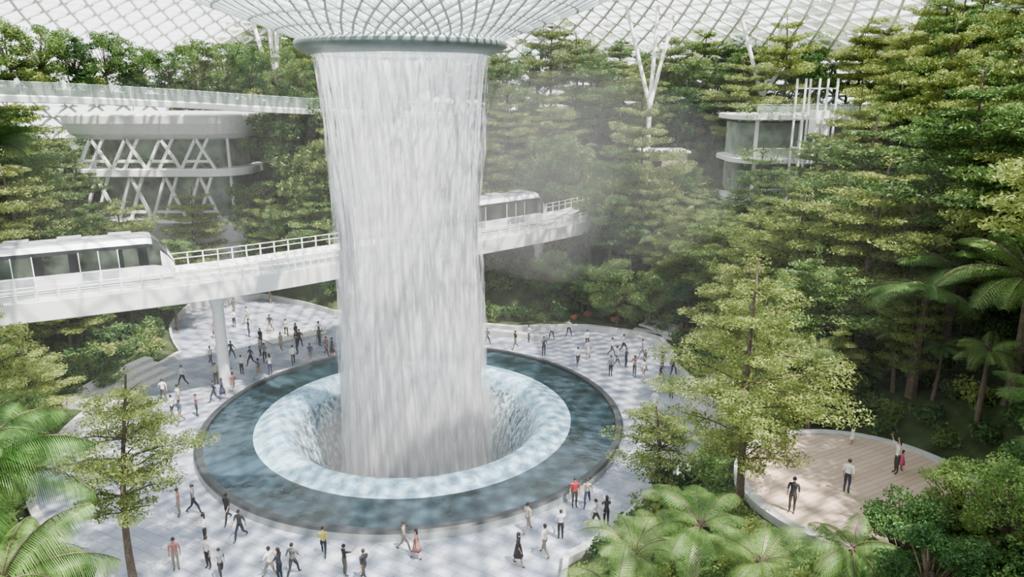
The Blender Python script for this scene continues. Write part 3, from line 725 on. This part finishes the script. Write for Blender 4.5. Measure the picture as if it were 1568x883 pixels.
def person_mesh(seed,stride=0,arms=(0,0),bend=(10,10),out_=(8,8),female=False,shorts=False,dress=False,longhair=False):
    """faces +Y. arms: shoulder swing deg forward, bend: elbow deg."""
    sh=.165 if female else .195
    J={};B=[]
    def s(a): return math.sin(a*D2R)
    def c(a): return math.cos(a*D2R)
    drop=.93*(1-c(stride*.6))
    hz=.93-drop
    J['pel']=((0,0,hz+.03),(.135 if not female else .14,.10)); J['wai']=((0,.01,hz+.17),(.12 if not female else .10,.085)); J['che']=((0,.01,hz+.36),(.15 if not female else .13,.10))
    J['nb']=((0,0,hz+.51),(.075,.065)); J['nk']=((0,.01,hz+.58),(.052,.052)); J['hd']=((0,.025,hz+.66),(.075,.088)); J['ht']=((0,.02,hz+.755),(.058,.066))
    B+=[('pel','wai','shirt'),('wai','che','shirt'),('che','nb','shirt'),('nb','nk','skin'),('nk','hd','skin'),('hd','ht','skin')]
    hands=[]
    for k,sg in ((0,-1),(1,1)):
        n='L' if sg<0 else 'R'; st=stride*(1 if sg>0 else -1)
        hp=(sg*.085,0,hz-.02); kn=(sg*.095,.43*s(st*.8+ (12 if st>0 else 4)),hz-.02-.43*c(st*.8+8)); back=st<0
        sa=st*.8-(6 if not back else 28*min(1,abs(stride)/20)); an=(sg*.095,kn[1]+.42*s(sa),max(.085,kn[2]-.42*c(sa)))
        toe=(sg*.115,an[1]+.15,max(.035,an[2]-.055)); 
        J['hp'+n]=(hp,(.095,.095)); J['mt'+n]=(tuple((a+b)/2 for a,b in zip(hp,kn)),(.082,.082)); J['kn'+n]=(kn,(.058,.06)); J['cf'+n]=((kn[0],kn[1]*.65+an[1]*.35-.012,kn[2]*.65+an[2]*.35),(.056,.058)); J['an'+n]=(an,(.038,.042)); J['to'+n]=(toe,(.042,.032))
        B+=[('pel','hp'+n,'pants'),('hp'+n,'mt'+n,'pants'),('mt'+n,'kn'+n,'pants'),('kn'+n,'cf'+n,'skin' if shorts or dress else 'pants'),('cf'+n,'an'+n,'skin' if shorts or dress else 'pants'),('an'+n,'to'+n,'shoe')]
        A=arms[k]; bn=bend[k]; o=out_[k]
        so=(sg*sh,0,hz+.47); el=(so[0]+sg*.28*s(o),.28*s(A)*c(o),so[2]-.28*c(A)*c(o)); fa=A+bn
        wr=(el[0]+sg*.25*s(o*.3),el[1]+.25*s(fa),el[2]-.25*c(fa))
        J['so'+n]=(so,(.062,.066)); J['el'+n]=(el,(.042,.042)); J['wr'+n]=(wr,(.027,.03))
        B+=[('che','so'+n,'shirt'),('so'+n,'el'+n,'shirt'),('el'+n,'wr'+n,'skin')]
        hands.append((np.array(wr),np.array([sg*.03,s(fa),-c(fa)]),sg))
    names=list(J); me=bpy.data.meshes.new('p'); me.from_pydata([J[n][0] for n in names],[(names.index(a),names.index(b)) for a,b,_ in B],[]); me.update()
    ob=bpy.data.objects.new('p',me); S.collection.objects.link(ob); md=ob.modifiers.new('s','SKIN'); md.use_smooth_shade=True
    sv=me.skin_vertices[0].data
    for i,n in enumerate(names): sv[i].radius=J[n][1]; sv[i].use_root=(n=='pel')
    sb=ob.modifiers.new('u','SUBSURF'); sb.levels=1
    dg=bpy.context.evaluated_depsgraph_get(); ev=ob.evaluated_get(dg).to_mesh()
    V=np.array([v.co[:] for v in ev.vertices]); mb=MB(); mi={'shirt':0,'pants':1,'skin':2,'hair':3,'shoe':4}
    segs=[(np.array(J[a][0]),np.array(J[b][0]),J[a][1][0],m) for a,b,m in B]
    groups={}
    for p in ev.polygons:
        cc=np.array(p.center[:]); best=1e9;bm='shirt'
        for a,b,ra,m in segs:
            ab=b-a; t=max(0,min(1,((cc-a)@ab)/(ab@ab))); dd=np.linalg.norm(cc-a-t*ab)-ra*.4
            if dd<best: best=dd;bm=m
        groups.setdefault((mi[bm],len(p.vertices)),[]).append(list(p.vertices))
    mb.v.append(V);mb.n+=len(V)
    for (m,_),F in groups.items(): mb.f.append((np.array(F),m))
    bpy.data.objects.remove(ob)
    hc=np.array(J['hd'][0])+np.array([0,0,.03])
    sphere(mb,hc+np.array([0,-.018,.035]),(.086,.098,.098),3,12,8)
    if longhair: sphere(mb,hc+np.array([0,-.06,-.07]),(.085,.055,.16),3,10,7)
    sphere(mb,hc+np.array([0,.085,-.012]),(.013,.02,.02),2,6,5)
    for sg in(-1,1):
        sphere(mb,hc+np.array([sg*.078,.0,-.005]),(.012,.02,.03),2,6,5); sphere(mb,hc+np.array([sg*.03,.078,.012]),(.011,.008,.008),3,6,5)
    sphere(mb,hc+np.array([0,.076,-.048]),(.022,.008,.006),0,6,5)
    for wr,d,sg in hands:
        d=d/np.linalg.norm(d); sd=np.array([0,-d[2],d[1]]); sd/=np.linalg.norm(sd)
        tube(mb,[wr-d*.02,wr+d*.03,wr+d*.085],[.026,.04,.036],8,2,.45,up=sd)
        for q,(off,ln) in enumerate(((-.028,.065),(-.01,.078),(.01,.075),(.028,.058))):
            b=wr+d*.08+sd*off; tube(mb,[b,b+d*ln*.5,b+d*ln*.9+np.array([-sg*.012,0,0])],[.009,.008,.006],5,2)
        b=wr+d*.03+sd*(-.035); tube(mb,[b,b+d*.03-sd*.022,b+d*.06-sd*.026],[.011,.009,.007],5,2)
    if dress:
        z0=hz+.2; P=[(.115,z0),(.15,z0-.15),(.19,z0-.35),(.24,z0-.62),(.235,z0-.62),(.18,z0-.35)]
        lathe(mb,P,16,mat=0)
    me=mb.mesh('person',['shirt','pants','skin','hair','shoe'],True)
    return me
PM=[person_mesh(1,0,(5,-5),(12,12)),person_mesh(2,24,(-22,22),(15,25)),person_mesh(3,-26,(24,-20),(25,12)),person_mesh(4,22,(-15,18),(10,30),female=True,longhair=True),
    person_mesh(5,0,(30,35),(95,85),female=True,longhair=True),person_mesh(6,0,(10,75),(20,60)),person_mesh(7,15,(-12,12),(15,20),female=True,dress=True,longhair=True),
    person_mesh(8,18,(15,-15),(20,20),shorts=True),person_mesh(9,0,(-10,8),(30,10),female=True,dress=True,longhair=True),person_mesh(10,0,(150,140),(15,20),(12,12),female=True,longhair=True)]
COL=[(.6,.6,.6),(.04,.04,.045),(.05,.05,.06),(.7,.7,.68),(.07,.09,.15),(.4,.36,.3),(.2,.22,.24),(.03,.03,.03),(.3,.14,.13),(.72,.74,.78),(.1,.1,.1)]
pp=[(-11.1,-11.8),(-10.4,-11.6),(-8.3,-12.4),(-8.7,-14.3),(-7.1,-13.9),(-2.55,-15.3),(-1.2,-16.8),(1.3,-14.9),(2.0,-15.5),(-9.3,-16.3),(-6.9,-17),(-4.6,-17),(-4.1,-17.2),(-3.6,-16.8),
(7.4,-13.3),(9.05,-13.9),(8.2,-15.3),(6.9,-16),(10.0,-10.9),(10.7,-10.8),(10.9,-12.9),(11.5,-12.7),(-16.8,.2),(-15.9,-.6),(-15.3,.6),(-15.0,3),(-14.6,3.5),(-14.9,8.3),(-14.8,10.2),(-13.2,7.3),(-12.6,8.2),
(-17,11.8),(-10.2,11.2),(-10.4,15),(-9.2,12.6),(-8.6,12.2),(-14.8,12.5),(-14.2,4.6),(-16.6,-2.7),(-19.9,20.4),(-19,21.4),(-21.4,24.6),(-17.2,2.0),(-12,14.5),(-12.8,16.2),(-15.6,15),(-11.4,10.4),(-16.5,9.2),
(3.8,15),(4.4,15.2),(6.9,14.2),(9.3,12.5),(12,10.2),(13,11.8),(14.4,8),(15.1,12.5),(16.2,13.3),(16.3,8),(16.9,7.3),(18.1,6.7),(18.9,10),(16.9,-3.6),(16.3,-4.1),(18.3,3.6),(11.8,17.5),(10.2,16.7),(15.5,-2),(17.4,9.6),(-18.6,6),(-18.9,14),(-23,27),
(-13.5,14),(-17.5,17.5),(-18.2,10.4),(-14.1,17.6),(8.1,16),(13.2,14.6),(17.6,12),(-11.8,13),(-16,18.9),(-20.5,17.2),(-16.2,6.4),(-17.9,-1.5),(-18.8,3.2),(-13.9,10.9),(-10.9,16.8),(15.2,10.2),(15.9,9.9),(19.4,8.1),(16.6,1.2),(-7.8,-16.2),(-.2,-17.2)]
for i,(x,y) in enumerate(pp):
    me=PM[[0,1,2,3,4,1,6,7,5,1,2,3][(i*5+i//3)%12]]; o=mkobj('person',me,(x,y,0),None,random.uniform(0,6.28),random.uniform(.95,1.05)); o.color=c4(random.choice(COL))
    if i==18: o.color=c4((.45,.06,.06))
    if i==5: o.color=c4((.5,.45,.12))
for (x,y,m,a,c,s) in ((18.9,-17.8,0,2.6,(.05,.05,.06),1),(22.0,-16.2,0,-.8,(.85,.85,.85),1),(25.2,-14.4,9,1.6,(.8,.75,.7),1),(25.6,-14.1,8,4.5,(.75,.15,.3),.62),(24.4,-11.4,8,.5,(.9,.9,.85),.6),(20.5,-12.3,4,2,(.5,.42,.3),1),(20.0,-12.4,1,1,(.3,.25,.2),1)):
    o=mkobj('person',PM[m],(x,y,TZ),None,a,s); o.color=c4(c)
for dd in (6,9.5,14,26,31):
    p=[float(np.interp(dd,dist,(wp+Nw*1.2)[:,i])) for i in range(3)]
    o=mkobj('person',PM[int(dd)%4],tuple(p),None,dd); o.color=c4(COL[int(dd)%11])

# ------------------------------------------------------------------ light, sky, camera
W=bpy.data.worlds.new('sky'); S.world=W; W.use_nodes=True; nt=W.node_tree; nt.nodes.clear()
o=N(nt,'ShaderNodeOutputWorld'); b=N(nt,'ShaderNodeBackground'); b.inputs[0].default_value=(.86,.92,1.0,1); b.inputs[1].default_value=1.45; L(nt,b.outputs[0],o.inputs[0])
sun=bpy.data.lights.new('sun','SUN'); sun.energy=9.0; sun.angle=.016; sun.color=(1,.95,.87)
so=bpy.data.objects.new('sun',sun); so.rotation_euler=Vector((.35,-.38,1)).to_track_quat('Z','Y').to_euler(); S.collection.objects.link(so)
cam=bpy.data.cameras.new('camera'); cam.lens=36*1150/1600; cam.sensor_width=36; cam.clip_end=500
co=bpy.data.objects.new('camera',cam); co.location=CAM; co.rotation_euler=((90-15.2)*D2R,0,0); S.collection.objects.link(co); S.camera=co
S.view_settings.view_transform='AgX'; S.view_settings.exposure=.85
try: S.view_settings.look='AgX - Medium High Contrast'
except Exception as e: print(e)
print('OBJECTS',len(bpy.data.objects))
